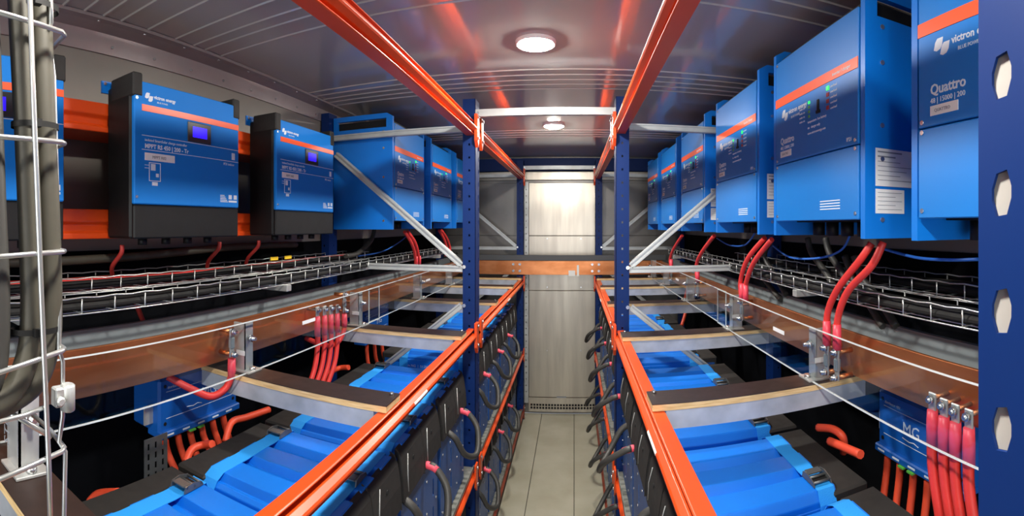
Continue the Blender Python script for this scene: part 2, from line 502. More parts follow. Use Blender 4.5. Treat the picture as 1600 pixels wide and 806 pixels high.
# decks under the batteries
for s, nm in SIDES:
    for zt, w in ((.640, 'upper'), (.104, 'lower')):
        t = thing('shelf_deck', 'grey ribbed metal shelf under the %s batteries of the %s rack' % (w, nm), 'shelf', (s * .34, 0, zt), group='ribbed shelf decks')
        MB().box((0, .1, -.012), (s * .62, 4.3, -.008)).box((s * -.004, .1, -.014), (0, 4.3, .004)).build('deck_sheet', M['deck'], t)
        sl = None
        for i in range(104):
            y = .14 + i * .04
            if sl is None:
                sl = MB().prism([(y - .011, -.008), (y - .008, 0), (y + .008, 0), (y + .011, -.008)], s * .0005, s * .61, 'x').build('slat', M['deck'], t); sl.location.y = 0; y00 = y
            else:
                rep(sl, (0, y - y00, 0), t)

# cross bars (plywood strip over a galvanised bar)
LY = {-1: [.305, 1.13, 1.95, 2.84, 3.62, 4.22], 1: [.36, 1.22, 1.98, 2.83, 3.62, 4.22]}
for s, nm in SIDES:
    for i, y in enumerate(LY[s]):
        t = thing('cross_bar', 'galvanised cross bar topped with dark plywood, %s from the front on the %s rack' % (ORD[i], nm), 'bar', (s * .345, y, 1.294), group='plywood topped cross bars')
        d = .10
        MB().box((s * -.006, .0015, .0005), (s * .655, d, .018)).build('plywood_core', M['wood'], t)
        MB().box((s * -.007, .0, .018), (s * .655, d + .001, .0195)).build('plywood_film', M['ply'], t)
        MB().box((s * .031, .004, -.05), (s * .655, .007, 0)).box((s * .031, .007, -.003), (s * .655, d - .01, 0)).box((s * .031, d - .013, -.05), (s * .655, d - .01, -.003)).build('steel_bar', M['steelbar'], t)
        MB().cyl((s * .012, .085, .0195), (s * .012, .085, .026), .006, 8).build('bolt', M['bolt'], t)

# ------------------------------------------------------------------ busbars, grey strips, acrylic guards
for s, nm in SIDES:
    t = thing('copper_busbar', 'long copper bar behind the clear guard on the %s rack' % nm, 'busbar', (s * .92, 0, 1.335), group='copper busbars')
    MB().box((0, -.1, 0), (s * .010, 4.24, .127)).build('bar', M['copper'], t, .001)
    t = thing('grey_strip', 'flat grey plastic strip above the copper bar on the %s' % nm, 'strip', (s * .99, 0, 1.40), group='grey backing strips')
    MB().box((0, -.1, 0), (s * .012, 4.2, .093)).build('strip', M['grey'], t, .001)
    MB().box((s * -.004, -.1, .088), (0, 4.2, .093)).build('lip', M['grey'], t)
    for i, (y0, y1, dx) in enumerate(((.05, 2.18, 0), (2.07, 4.15, .006))):
        t = thing('acrylic_guard', 'clear acrylic sheet in front of the copper bar, %s sheet on the %s' % (('near', 'far')[i], nm), 'guard', (s * (.815 + dx), y0, 1.3145), group='clear busbar guards')
        L = y1 - y0
        MB().box((0, .004, .003), (s * .004, L - .004, .160)).build('sheet', M['acrylic'], t)
        MB().box((0, 0, .160), (s * .004, L, .163)).build('top_edge', M['acrylicedge'], t)
        MB().box((0, 0, 0), (s * .004, L, .003)).build('bottom_edge', M['acrylicedge'], t)
        MB().box((0, L - .004, .003), (s * .004, L, .160)).build('end_edge', M['acrylicedge'], t)
        MB().box((0, 0, .003), (s * .004, .004, .160)).build('end_edge', M['acrylicedge'], t)
        yl = {(-1, 0): 1.515, (1, 0): 1.475, (-1, 1): 3., (1, 1): 3.1}[(s, i)] - y0
        MB().box((0, yl - .045, .10), (s * -.001, yl + .045, .113)).build('sticker', M['white'], t)

t = thing('cross_busbar', 'copper bar crossing the aisle in front of the end wall', 'busbar', (0, 4.31, 1.335))
MB().box((-.95, 0, .0), (.95, .010, .127)).build('bar', M['copper'], t, .001)
for x in (-.42, -.36, .30, .36):
    for dz in (.035, .095): MB().cyl((x, 0, dz), (x, -.012, dz), .012, 8).build('bolt', M['bolt'], t)
for x, w, h in ((.085, .06, .05), (.16, .02, .10)):
    MB().box((x, -.003, -.01), (x + w, -.001, h - .01)).build('white_patch', M['white'], t)  # small white patches on the face of the bar
t = thing('grey_channel', 'grey channel bar lying above the crossing copper bar', 'channel', (0, 4.315, 1.465))
MB().box((-.98, -.02, 0), (.98, .02, .05)).build('channel', M['darkgrey'], t, .002)

# steel angle brackets holding the busbars
def bracket(s, y, label, letters=False, wide=.045):
    t = thing('angle_bracket', label, 'bracket', (s * (.69 if letters else .835), y + (.0 if letters else .03), 1.3140), group='steel angle brackets')
    MB().box((0, 0, 0), (s * wide, .008, .155)).box((0, 0, 0), (s * .006, .045, .155)).build('plate', M['zinc'], t, .001)
    MB().box((s * -.03, -.015, 0.0), (s * .05, .055, .006)).build('base_plate', M['zinc'], t, .001)
    MB().cyl((s * -.018, .02, .006), (s * -.018, .02, .016), .011, 6).build('nut', M['bolt'], t)
    MB().cyl((s * .085, .022, .105), (s * -.03, .022, .105), .006, 8).cyl((s * -.004, .022, .105), (s * -.016, .022, .105), .012, 6).build('threaded_bolt', M['bolt'], t)
    if s * 1 and not letters:
        MB().box((s * -.004, -.004, .052), (s * .03, -.001, .067)).build('sticker', M['white'], t)
    return t


for s, nm in SIDES:
    for i, y in enumerate(LY[s]):
        br = bracket(s, y + (.04 if i == 0 and s < 0 else 0), 'upright steel bracket on the %s cross bar of the %s rack' % (ORD[i], nm), i == 0 and s < 0, .055 if i == 0 and s < 0 else .045)
        if i == 0 and s < 0:
            text('STE', .035, M['print'], br, (-.045, -.0005, .03), 'lettering', rot=(PI / 2, -PI / 2, 0))

# ================================================================== inverters and charge controllers
def logo(t, x, z, h, y):
    m = MB()
    for dx, dz in ((0, 0), (.55, -.35)):
        pts = [(x + h * (dx + a), z + h * (dz + b)) for a, b in ((0, -.1), (.12, .35), (.3, .55), (.8, .55), (.72, .1), (.55, -.12), (.25, -.2))]
        m.add([(p[0], y - .0006, p[1]) for p in pts], [tuple(range(len(pts)))])
    m.build('emblem', M['text'], t)
    text('victron energy', h * .62, M['text'], t, (x + h * 1.5, y - .0005, z - h * .05), bold=.0004)
    text('BLUE POWER', h * .3, M['text'], t, (x + h * 2.0, y - .0005, z - h * .55))


def make_inverter():
    Wd, H, D = .515, .60, .344
    t = thing('inverter', 'x', 'inverter')
    # local: x along the face, -y to the aisle (face at y=0), z up from bottom of side plates
    MB().box((.022, .012, .05), (Wd - .022, D, H - .085)).build('housing', M['blue'], t, .004)
    MB().box((.022, .02, H - .085), (Wd - .022, D - .01, H - .03)).build('vent', M['black'], t)
    for x0 in (0, Wd - .018):
        m = MB()
        fn = lambda u, v, d, x0=x0: (x0 + d, u, v)
        # side plate with a carrying slot at its top and a chamfered front corner
        m.plate(.0, D, 0, H - .018, [(.035, D - .025, H - .072, H - .026)], fn, .018)
        m.prism([(.0, H - .018), (D, H - .018), (D, H), (.03, H)], x0, x0 + .018, 'x')
        p = m.build('side_plate', M['blue'], t)
        for zz in (.045, .19, .27, .42, .505):
            MB().cyl((x0 - .002 if x0 == 0 else x0 + .020, .05, zz), (x0 if x0 == 0 else x0 + .018, .05, zz), .006, 8).build('screw', M['bolt'], p)
    MB().box((.024, -.003, .225), (Wd - .024, .012, H - .05)).build('front_panel', M['bluedk'], t, .002)
    MB().box((.024, -.003, .045), (Wd - .024, .012, .222)).build('lower_cover', M['bluedk'], t, .002)
    MB().box((.024, -.0045, .405), (Wd - .024, -.003, .432)).build('stripe', M['stripe'], t)
    MB().box((.03, .07, .042), (Wd - .03, D - .02, .05)).build('gland_plate', M['black'], t)
    for i in range(5):
        MB().cyl((.07 + .085 * i, .13, .0), (.07 + .085 * i, .13, .043), .02, 10).build('cable_gland', M['black'], t)
    MB().box((.02, D - .004, -.002), (Wd - .02, D, .05)).build('mounting_flange', M['blue'], t)
    f = -.003
    logo(t, .07, .372, .032, f)
    text('Quattro', .028, M['text'], t, (.06, f - .0005, .285), bold=.0006)
    text('48 | 15000 | 200', .014, M['text'], t, (.06, f - .0005, .268))
    MB().box((.06, f - .001, .244), (.135, f, .263)).build('sticker', M['white'], t)
    text('QUATTRO', .009, M['print'], t, (.072, f - .0013, .250))
    text('inverter / charger', .012, M['text'], t, (Wd - .14, -.0048, .414))
    # indicator field
    for i in range(4):
        MB().box((.245, f - .002, .372 - i * .013), (.253, f, .379 - i * .013)).build('indicator_light', M['ledy' if i else 'ledg'], t)
        MB().box((.345, f - .002, .385 - i * .017), (.357, f, .395 - i * .017)).build('indicator_light', M['ledr' if i else 'ledg'], t)
    MB().box((.296, f - .003, .335), (.306, f, .372)).box((.292, f - .004, .335), (.312, f, .343)).build('rocker_switch', M['black'], t)
    for i in range(5):
        text('mains on', .009, M['text'], t, (.19, f - .0005, .375 - i * .012))
        text('overload', .009, M['text'], t, (.364, f - .0005, .388 - i * .014))
    for i, s_ in enumerate(('temperature  low battery', 'on   charger only', 'www.victronenergy.com')):
        text(s_, .010, M['text'], t, (.24, f - .0005, .318 - i * .016))
    text('IP21', .014, M['text'], t, (Wd - .075, f - .0005, .236))
    for i in range(4):
        MB().box((.31, f - .0008, .094 - i * .007), (.41, f, .0965 - i * .007)).build('caution_line', M['text'], t)
    for x, z in ((.036, .215), (.036, .235), (.036, .06), (.036, H - .06), (Wd - .036, .215), (Wd - .036, .235), (Wd - .036, .06)):
        MB().cyl((x, f - .002, z), (x, f, z), .005, 8).build('screw', M['bolt'], t)
    return t


def side_labels(inv, x):
    """rating plates on the side plate that faces the viewer"""
    d = 1 if x > .2 else -1
    X = lambda k: x + d * k
    a = MB().box((X(0), .03, .125), (X(.001), .155, .215)).build('rating_label', M['white'], inv)
    for i in range(7):
        MB().box((X(.001), .036, .205 - i * .011), (X(.0015), (.11 if i < 2 else .145) - (i % 3) * .02, (.2085 if i < 2 else .2064) - i * .011)).build('print_line', M['print'], a)
    b = MB().box((X(0), .03, .06), (X(.001), .118, .118)).build('info_label', M['white'], inv)
    for i in range(5):
        MB().box((X(.001), .036, .109 - i * .010), (X(.0015), .11 - (i % 2) * .02, .1102 - i * .010)).build('print_line', M['print'], b)


INVZ = 1.75
proto = make_inverter()
ry = [.22, .90, 1.54, 2.24, 2.89, 3.53]
lab_r = ['blue wall inverter cut off by the near post, closest on the right wall', 'large blue inverter second along the right wall, two paper labels on its side', 'blue inverter third along the right wall beside the middle post brace', 'blue inverter fourth along the right wall behind the diagonal brace', 'blue inverter fifth along the right wall', 'smallest-looking blue inverter at the far end of the right wall']
for i, y in enumerate(ry):
    o = proto if i == 0 else copy_tree(proto)
    o.location = (.77, y + .515, INVZ); o.rotation_euler = (0, 0, -PI / 2)
    tag(o, lab_r[i], 'inverter', 'blue inverters on the right wall')
right_invs = [o for o in C.objects if o.get('category') == 'inverter']
ly = [2.245, 2.90, 3.55]
lab_l = ['blue inverter with its broad side facing the viewer, first on the left wall', 'blue inverter second on the left wall behind the brace', 'blue inverter at the far end of the left wall beside the post']
for i, y in enumerate(ly):
    o = copy_tree(proto)
    o.location = (-.77, y, INVZ + .012); o.rotation_euler = (0, 0, PI / 2)
    tag(o, lab_l[i], 'inverter', 'blue inverters on the left wall')
for o in right_invs: side_labels(o, .515)


def make_mppt():
    Wd, H, D = .440, .455, .125
    t = thing('charge_controller', 'x', 'charge controller')
    MB().box((0, .012, .0), (Wd, D, H - .02)).build('body', M['black'], t, .006)
    MB().box((.004, -.002, .095), (Wd - .004, .012, H - .022)).build('front_panel', M['mppt'], t, .003)
    MB().box((.004, -.0005, .0), (Wd - .004, .012, .093)).build('lower_cover', M['black'], t, .004)
    for x0 in (-.001, Wd - .033):
        MB().box((x0, -.004, H - .065), (x0 + .034, D - .02, H)).build('corner_cover', M['foam'], t, .004)
    MB().box((-.022, D - .006, H - .035), (.03, D, H + .0)).build('mounting_ear', M['blue'], t)
    MB().box((Wd - .03, D - .006, H - .035), (Wd + .022, D, H + .0)).build('mounting_ear', M['blue'], t)
    for x in (-.012, Wd + .012): MB().cyl((x, D - .010, H - .008), (x, D - .006, H - .008), .005, 8).build('screw', M['bolt'], t)
    f = -.002
    MB().box((.03, f - .0012, .352), (Wd - .006, f, .370)).build('stripe', M['stripe'], t)
    MB().box((.20, f - .004, .287), (.30, f, .347)).build('display_bezel', M['bezel'], t, .003)
    MB().box((.220, f - .0048, .302), (.280, f - .004, .334)).build('display', M['lcd'], t)
    logo(t, .04, .392, .022, f)
    for z in (.284, .245):
        MB().box((.03, f - .0006, z), (Wd - .006, f, z + .0018)).build('rule_line', M['text'], t)
    text('isolated SmartSolar charge controller', .0105, M['text'], t, (.04, f - .0005, .270))
    text('MPPT RS 450 | 200 - Tr', .017, M['text'], t, (.04, f - .0005, .251), bold=.0004)
    MB().box((.04, f - .001, .217), (.15, f, .238)).build('sticker', M['white'], t)
    text('MPPT R02', .012, M['print'], t, (.066, f - .0013, .223))
    MB().box((.40, f - .0008, .252), (.415, f, .274)).build('mark', M['text'], t)
    text('IP21 indoor', .011, M['text'], t, (.36, f - .0005, .232))
    m = MB()
    for a, b in (((.055, .160), (.057, .212)), ((.095, .160), (.097, .212)), ((.055, .210), (.097, .212)), ((.055, .160), (.097, .162)), ((.040, .195), (.055, .1965)), ((.040, .203), (.055, .2045)), ((.062, .19), (.078, .208)), ((.08, .172), (.09, .182)), ((.066, .148), (.086, .158))):
        m.box((a[0], f - .0006, a[1]), (b[0], f, b[1]))
    tag(m.build('wiring_diagram', M['text'], t), kind='stuff')
    m = MB()
    for i in range(5): m.box((.345, f - .0006, .112 + i * .005), (.345 + .02 + .004 * (4 - i), f, .1145 + i * .005))
    m.box((.385, f - .0006, .112), (.425, f, .118)).box((.385, f - .0006, .122), (.40, f, .136)).box((.41, f - .0006, .122), (.425, f, .136))
    tag(m.build('rating_print', M['text'], t), kind='stuff')
    for x, z in ((.012, .115), (.012, .385)): MB().cyl((x, f - .002, z), (x, f, z), .0045, 8).build('screw', M['bolt'], t)
    for i in range(4): MB().cyl((.08 + i * .09, .06, -.02), (.08 + i * .09, .06, .0), .014, 8).build('cable_gland', M['black'], t)
    return t


mp = make_mppt()
for i, (y, l) in enumerate(((.118, 'blue solar charge controller behind the grey cables at the far left'), (.765, 'large blue solar charge controller in full view on the left wall'), (1.41, 'blue solar charge controller beside the first left inverter'))):
    o = mp if i == 0 else copy_tree(mp)
    o.location = (-.895, y, 1.745); o.rotation_euler = (0, 0, PI / 2)
    tag(o, l, 'charge controller', 'solar charge controllers')

# orange mounting rails on the left wall, and the uprights that carry them
for z, l in ((2.138, 'upper'), (1.828, 'lower')):
    t = thing('mounting_rail', 'orange rail on the left wall behind the charge controllers, %s one' % l, 'rail', (-1.022, 0, z), group='orange mounting rails')
    MB().prism([(-.15, 0), (0, 0), (0, -.035), (-.012, -.045), (-.012, -.062), (.0, -.07), (.0, -.085), (-.15, -.085)], .175, 1.98).build('rail', M['orange'], t, .002)
    for y in (.30, .86, 1.70):
        MB().cyl((0.004, y, -.02), (.0, y, -.02), .006, 8).build('bolt', M['bolt'], t)
for s, nm in ((-1, 'left'), (1, 'right')):
    for z in ((1.85, 2.2)):
        for ya, yb, w in ((.18, 2.19, 'near'), (2.30, 4.32, 'far')):
            if s < 0 and ya < 2: continue
            t = thing('mounting_rail', '%s orange rail behind the %s inverters on the %s wall' % ('lower' if z < 2 else 'upper', w, nm), 'rail', (s * 1.122, 0, z), group='rails behind inverters')
            MB().box((0, ya, -.03), (s * .052, yb, .03)).build('rail', M['orange'], t, .002)

# ================================================================== cable trays of welded wire
def cable_tray(s, a0, a1, zr, depth, y0, y1, label, step=.10):
    t = thing('cable_tray', label, 'cable tray', (s * a0, y0, zr), group='wire mesh cable trays')
    w = a1 - a0
    u = [(0, 0, 0), (0, 0, -depth), (s * w, 0, -depth), (s * w, 0, 0)]
    cw = MB().tube(u, .0022, 5).build('cross_wire', M['wire'], t)
    n = int((y1 - y0) / step)
    for i in range(1, n + 1): rep(cw, (0, i * step, 0), t)
    for x, z in ((0, 0), (0, -depth), (s * w * .33, -depth), (s * w * .66, -depth), (s * w, -depth), (s * w, 0)):
        pts = []
        for i in range(int((y1 - y0) / .05) + 1):
            pts.append((x, i * .05, z + (.0022 if z == 0 else -.0022) + (.002 * math.sin(i * PI) if False else .0015 * (-1) ** i * (z == 0))))
        MB().tube(pts, .0022, 5).build('long_wire', M['wire'], t)
    return t


for s, nm in SIDES:
    cable_tray(s, 1.0, 1.14, 1.632, .038, -.3, 2.5, 'wire mesh tray of cables under the wall units, upper one on the %s' % nm)
    cable_tray(s, .885, .975, 1.598, .036, -.3, 3.7, 'wire mesh tray of black cables, lower one on the %s' % nm)
    # contents
    t = tag(MB().prism([(s * .892, 1.568), (s * .968, 1.568), (s * .968, 1.585), (s * .95, 1.592), (s * .905, 1.592), (s * .892, 1.582)], -.3, 3.7).build('cable_bundle', M['dark'], None, .004), 'flat black cable bundle lying in the lower tray on the %s' % nm, 'cable')
    for j, (a, z, r, m, l) in enumerate(((1.04, 1.612, .012, 'dark', 'black'), (1.075, 1.614, .014, 'red' if s < 0 else 'dark', 'red' if s < 0 else 'thick black'), (1.11, 1.612, .012, 'greycable', 'grey'))):
        pts = spline([(s * (a + random.uniform(-.006, .006)), -.3 + k * .28, z + random.uniform(-.003, .004)) for k in range(11)], 4)
        tag(MB().tube(pts, r, 7).build('cable', M[m]), '%s cable lying along the upper mesh tray on the %s' % (l, nm), 'cable')
    for k, y in enumerate((.45, 1.45, 2.44, 3.45)):
        tag(MB().box((s * .87, y, 1.535), (s * 1.16, y + .03, 1.559)).build('tray_arm', M['zinc'], None, .002), 'metal arm carrying the cable trays, %s from the front on the %s' % (ORD[k], nm), 'bracket', 'cable tray arms')
# grey bundle and yellow tags above the left tray
pts = spline([(-1.13, -.3, 1.685), (-1.12, .4, 1.675), (-1.10, .9, 1.68), (-1.12, 1.4, 1.695), (-1.13, 1.9, 1.69)], 6)
tag(MB().tube(pts, .014, 8).build('cable', M['greycable']), 'grey cable sleeve under the charge controllers on the left wall', 'cable')
for y, n in ((.12, 'first'), (1.56, 'second'), (1.66, 'third')):
    tag(MB().box((-1.03, y, 1.638), (-1.026, y + .05, 1.652)).build('cable_tag', M['yellow']), 'small yellow tag on the left upper tray, %s from the front' % n, 'tag', 'yellow cable tags')

# ================================================================== batteries
BW = .385
def make_battery():
    t = thing('battery', 'x', 'battery')
    # local: x along the length away from the aisle (0 at aisle face), y along the aisle 0..BW, z up 0..0.485
    Z = .485
    MB().box((.025, .004, 0), (.495, BW - .004, Z - .035)).build('case', M['batt'], t, .003)
    # lid: folded sheet with raised ridges running the length
    pr = [(.006, Z - .040), (.006, Z - .022), (.02, Z - .004)]
    for k in range(3):
        b = .02 + k * .122
        pr += [(b + .004, Z), (b + .076, Z), (b + .088, Z - .020), (b + .108, Z - .020), (b + .122, Z - .004)]
    pr = pr[:-2]
    pr += [(BW - .02, Z - .016), (BW - .008, Z - .024), (BW - .008, Z - .040)]
    MB().prism(pr, .024, .415, 'x').build('lid', M['batt'], t, .0015)
    # black end covers, two per end
    for k in range(2):
        y0 = .006 + k * (BW / 2 - .004); y1 = y0 + BW / 2 - .010
        pf = [(.0, Z - .155), (.003, Z - .085), (.012, Z - .030), (.022, Z - .006), (.034, Z + .001), (.034, Z - .03), (.024, Z - .05), (.024, Z - .155)]
        m = MB(); m.add([(p[0], y, p[1]) for y in (y0, y1) for p in pf], [])
        n = len(pf); o = len(m.v) - 2 * n
        for i in range(n): m.f.append([o + i, o + (i + 1) % n, o + n + (i + 1) % n, o + n + i]); m.sm.append(False)
        m.f.append([o, o + 1, o + 6, o + 7]); m.f.append([o + 1, o + 2, o + 5, o + 6]); m.f.append([o + 2, o + 3, o + 4, o + 5])
        m.f.append([o + n, o + n + 1, o + n + 6, o + n + 7]); m.f.append([o + n + 1, o + n + 2, o + n + 5, o + n + 6]); m.f.append([o + n + 2, o + n + 3, o + n + 4, o + n + 5])
        m.sm += [False] * 6
        c = m.build('end_cover', M['foam'], t, .003)
        MB().tube([(-.0005, y1 - .03, Z - .135), (.002, y1 - .03, Z - .085), (.010, y1 - .05, Z - .032)], .0016, 4).build('edge_line', M['zinc'], c)
        MB().cyl((.008, (y0 + y1) / 2, Z - .060), (.0045, (y0 + y1) / 2, Z - .060), .006, 8).build('plug', M['hole'], c)
    MB().box((.400, .004, Z - .06), (.507, BW - .004, Z - .010)).build('rear_cover', M['foam'], t, .006)
    # front face with slots and screws
    fr = MB().plate(.006, BW - .006, .002, Z - .157, [(.05 + .17 * k, .064 + .17 * k, .08 + .1 * j, .14 + .1 * j) for k in range(2) for j in range(2)] , lambda u, v, d: (.012 + d, u, v), .012).build('front_plate', M['battface'], t)
    for k in range(4):
        for z in (.05, .16, .27): MB().cyl((.012, .03 + .108 * k, z), (.009, .03 + .108 * k, z), .0045, 6).build('screw', M['bolt'], fr)
    # ratchet straps across the lid
    for xk in (.068, .385):
        zz = Z + .002
        path = [(xk, -.002, Z - .2), (xk, -.002, Z - .03), (xk, .018, Z + .001)]
        prof = [(0, Z - .10), (0, Z - .03), (.016, zz), (.095, zz), (.12, zz - .001), (.146, zz), (.22, zz), (.25, zz - .001), (.27, zz), (.345, zz), (.37, zz - .012), (BW - .001, zz - .03), (BW - .001, zz - .10)]
        m = MB(); vs = []
        for q in prof: vs += [(xk - .023, q[0], q[1]), (xk + .023, q[0], q[1])]
        for q in prof: vs += [(xk - .023, q[0] + (.002 if q[0] < .01 else (-.002 if q[0] > BW - .01 else 0)), q[1] - .0018), (xk + .023, q[0] + (.002 if q[0] < .01 else (-.002 if q[0] > BW - .01 else 0)), q[1] - .0018)]
        n = len(prof)
        fs = []
        for i in range(n - 1):
            fs.append((2 * i, 2 * i + 1, 2 * i + 3, 2 * i + 2)); k2 = 2 * n
            fs.append((k2 + 2 * i, k2 + 2 * i + 2, k2 + 2 * i + 3, k2 + 2 * i + 1))
            fs.append((2 * i, 2 * i + 2, k2 + 2 * i + 2, k2 + 2 * i)); fs.append((2 * i + 1, k2 + 2 * i + 1, k2 + 2 * i + 3, 2 * i + 3))
        m.add(vs, fs); st = m.build('strap', M['strap'], t)
        b = .18 if xk < .2 else .06
        m = MB()
        for dx in (-.026, .023): m.prism([(b - .032, zz + .001), (b + .034, zz + .001), (b + .03, zz + .015), (b + .005, zz + .019), (b - .025, zz + .012)], xk + dx, xk + dx + .003, 'x')
        for k in range(3): m.cyl((xk - .026, b - .024 + k * .024, zz + .008 + .002 * k), (xk + .026, b - .024 + k * .024, zz + .008 + .002 * k), .0035, 8)
        m.box((xk - .02, b + .008, zz + .013), (xk + .02, b + .032, zz + .016))
        MB().box((xk - .022, b - .018, zz + .001), (xk + .022, b + .012, zz + .007)).build('ratchet', M['black'], st)
        m.build('buckle', M['zincdk'], st)
    text('Lithium NG  |  51.2V / 100Ah', .017, M['text'], t, (.13, .0035, Z - .072), 'lettering')
    return t


bat = make_battery()
by = {-1: [.095, .49, .885, 1.285, 1.70, 2.30, 2.72, 3.16, 3.60], 1: [.20, .60, 1.0, 1.40, 1.80, 2.30, 2.75, 3.2, 3.67]}
batm = None
# mirrored meshes for the right rack (aisle face toward -x already); the left rack is the same battery turned by 180 degrees
first = True
for s, nm in SIDES:
    for zt, lv in ((.641, 'upper'), (.105, 'lower')):
        for i, y in enumerate(by[s]):
            if i == 0 or (lv == 'lower' and y < 1.6): continue
            o = bat if first else copy_tree(bat); first = False
            o.location = (s * .347, y if s > 0 else y + BW, zt)
            o.rotation_euler = (0, 0, 0 if s > 0 else PI)
            tag(o, 'blue strapped battery, %s from the front on the %s shelf of the %s rack' % (ORD[i - 1] if lv == 'upper' else ORD[i - 4 - (by[s][4] < 1.6)], lv, nm), 'battery', 'blue batteries on the racks')
            if s < 0:   # writing reads from the side that faces the viewer
                for c in o.children:
                    if c.name.startswith('lettering'):
                        c.location = (.40, BW - .0035, .413); c.rotation_euler = (PI / 2, 0, PI)


def jumper(s, nm, y_red, y_black, z, label, big=1.):
    """black cable loop with a red terminal boot, bridging two batteries over the aisle edge"""
    t = thing('jumper_cable', label, 'cable', (s * .345, y_red, z), group='black battery jumper cables')
    d = y_black - y_red
    out = .075 * big
    p = [(s * .006, 0, 0), (-s * .028, .0, -.006), (-s * out, d * .12, -.06), (-s * (out + .012), d * .5, -.13), (-s * out * .72, d * .86, -.105), (-s * .022, d, -.035), (s * .012, d, -.012)]
    pts = spline(p, 6)
    MB().tube(pts[3:], .012, 8).build('lead', M['cable'], t)
    MB().tube([(s * .012, 0, .004), (s * .0, 0, .001), (-s * .022, 0, -.004), (-s * .036, d * .02, -.010)], [.009, .0125, .0125, .0115], 8).build('red_boot', M['cap'], t)
    return t


redy = {-1: [1.03, 1.50, 1.98, 2.50, 2.98, 3.42], 1: [1.10, 1.68, 2.2, 2.72, 3.2, 3.68]}
for s, nm in SIDES:
    for zt, lv in ((.985, 'upper'), (.475, 'lower')):
        for i, y in enumerate(redy[s]):
            if lv == 'lower' and y < 1.9: continue
            jumper(s, nm, y, y - .19 if s < 0 else y + .23, zt, 'black looped battery cable with red boot, %s on the %s %s row' % (ORD[i], nm, lv), 1. if s < 0 else 1.35)

# ================================================================== distributor boxes under the busbars
def mg_box(s, nm, y0, y1, label):
    L = y1 - y0
    t = thing('distributor_box', label, 'electrical box', (s * 1.02, y0 if s < 0 else y1, 1.115 if s < 0 else 1.10), PI / 2 if s < 0 else -PI / 2, 'blue distributor boxes')
    MB().box((0, 0, 0), (L, .14, .175)).build('housing', M['box'], t, .008)
    MB().box((.0, -.014, -.014), (L, .06, .010)).build('terminal_ledge', M['box'], t, .004)
    for x in (.025, L - .025):
        for z in (.03, .15): MB().cyl((x, -.002, z), (x, 0, z), .006, 8).build('screw', M['dark'], t)
    MB().box((.03, -.0008, .13), (L - .03, 0, .132)).box((.03, -.0008, .045), (L - .03, 0, .0465)).build('rule_line', M['text'], t)
    text('MG', .05, M['text'], t, (.12 if s > 0 else .19, -.0006, .075))
    MB().tube([(.12, -.001, .062), (.15, -.001, .058), (.17, -.001, .062), (.19, -.001, .057)], .0015, 4).build('emblem', M['text'], t)
    text('distributor 48V', .012, M['text'], t, (.035, -.0006, .14))
    for k in range(5):
        MB().box((.02 + k * .07, -.0155, -.004), (.05 + k * .07, -.014, .001)).build('port_label', M['text'], t)
    MB().box((.12, -.02, -.017), (.145, -.005, -.012)).box((.16, -.02, -.017), (.185, -.005, -.012)).build('green_connector', mat_green, t)
    MB().box((-.035, .03, .03), (0, .035, .09)).build('mounting_ear', M['zinc'], t)
    return t


mat_green = mat('green_plug', '5CB848', .5)
mg_box(-1, 'left', .962, 1.34, 'blue box below the near end of the left copper bar')
mg_box(1, 'right', .806, 1.184, 'blue box marked MG below the right copper bar near the post')
mg_box(-1, 'left', 2.42, 2.80, 'blue box below the left copper bar behind the second cross bar')


def cable(pts, r, m, label, parts=(), group=None, n=8, name='cable', seg=6):
    t = thing(name, label, 'cable', pts[0], group=group)
    o = Vector(pts[0])
    sp = [p - o for p in spline(pts, seg)]
    MB().tube(sp, r, n).build('lead', M[m], t)
    return t, sp


def lug(t, p, dz=.045, s=1, r=.0125):
    """heat shrink sleeve and ring lug standing at p (local), pointing up, bolt toward the aisle"""
    p = Vector(p)
    MB().tube([p + Vector((0, 0, -.085)), p + Vector((0, 0, -.04)), p + Vector((0, 0, -.005))], [r * 1.12, r * 1.15, r * 1.02], 10).build('shrink_sleeve', M['shrink'], t)
    MB().box(p + Vector((-.003, -.012, -.006)), p + Vector((.003, .012, .034))).build('ring_lug', M['zinc'], t, .002)
    MB().cyl(p + Vector((-s * .018, 0, .02)), p + Vector((s * .05, 0, .02)), .0055, 8).cyl(p + Vector((-s * .004, 0, .02)), p + Vector((-s * .012, 0, .02)), .010, 6).build('bolt', M['bolt'], t)


# right: four lugs by the near post
for k, (px, py, bx, by_) in enumerate(((1457, 640, 1492, 800), (1475, 650, 1515, 805), (1493, 659, 1535, 806), (1514, 668, 1552, 800))):
    p = at(px, py, x=.87)
    pts = [p + Vector((0, 0, -.05)), p + Vector((0, 0, -.12)), p + Vector((.004, -.012, -.20)), p + Vector((.012, -.03, -.30)), p + Vector((.03, -.06, -.42))]
    t, sp = cable(pts, .0125, 'red', 'red cable lugged to the right copper bar, %s of four by the near post' % ORD[k], group='red cables by the near right post')
    lug(t, (0, 0, .055), s=1)
# left cluster of four
for k, px in enumerate((496, 507, 517, 527)):
    p = at(px, 494 - k * 1.5, x=-.86)
    pts = [p + Vector((0, 0, -.05)), p + Vector((0, 0, -.13)), p + Vector((.0, -.03, -.22)), p + Vector((-.01, -.10, -.32)), p + Vector((-.03, -.16, -.42))]
    t, sp = cable(pts, .011, 'red', 'red cable with lug on the left copper bar, %s of the bunch of four' % ORD[k], group='bunch of red cables on the left bar')
    lug(t, (0, 0, .055), s=-1, r=.011)


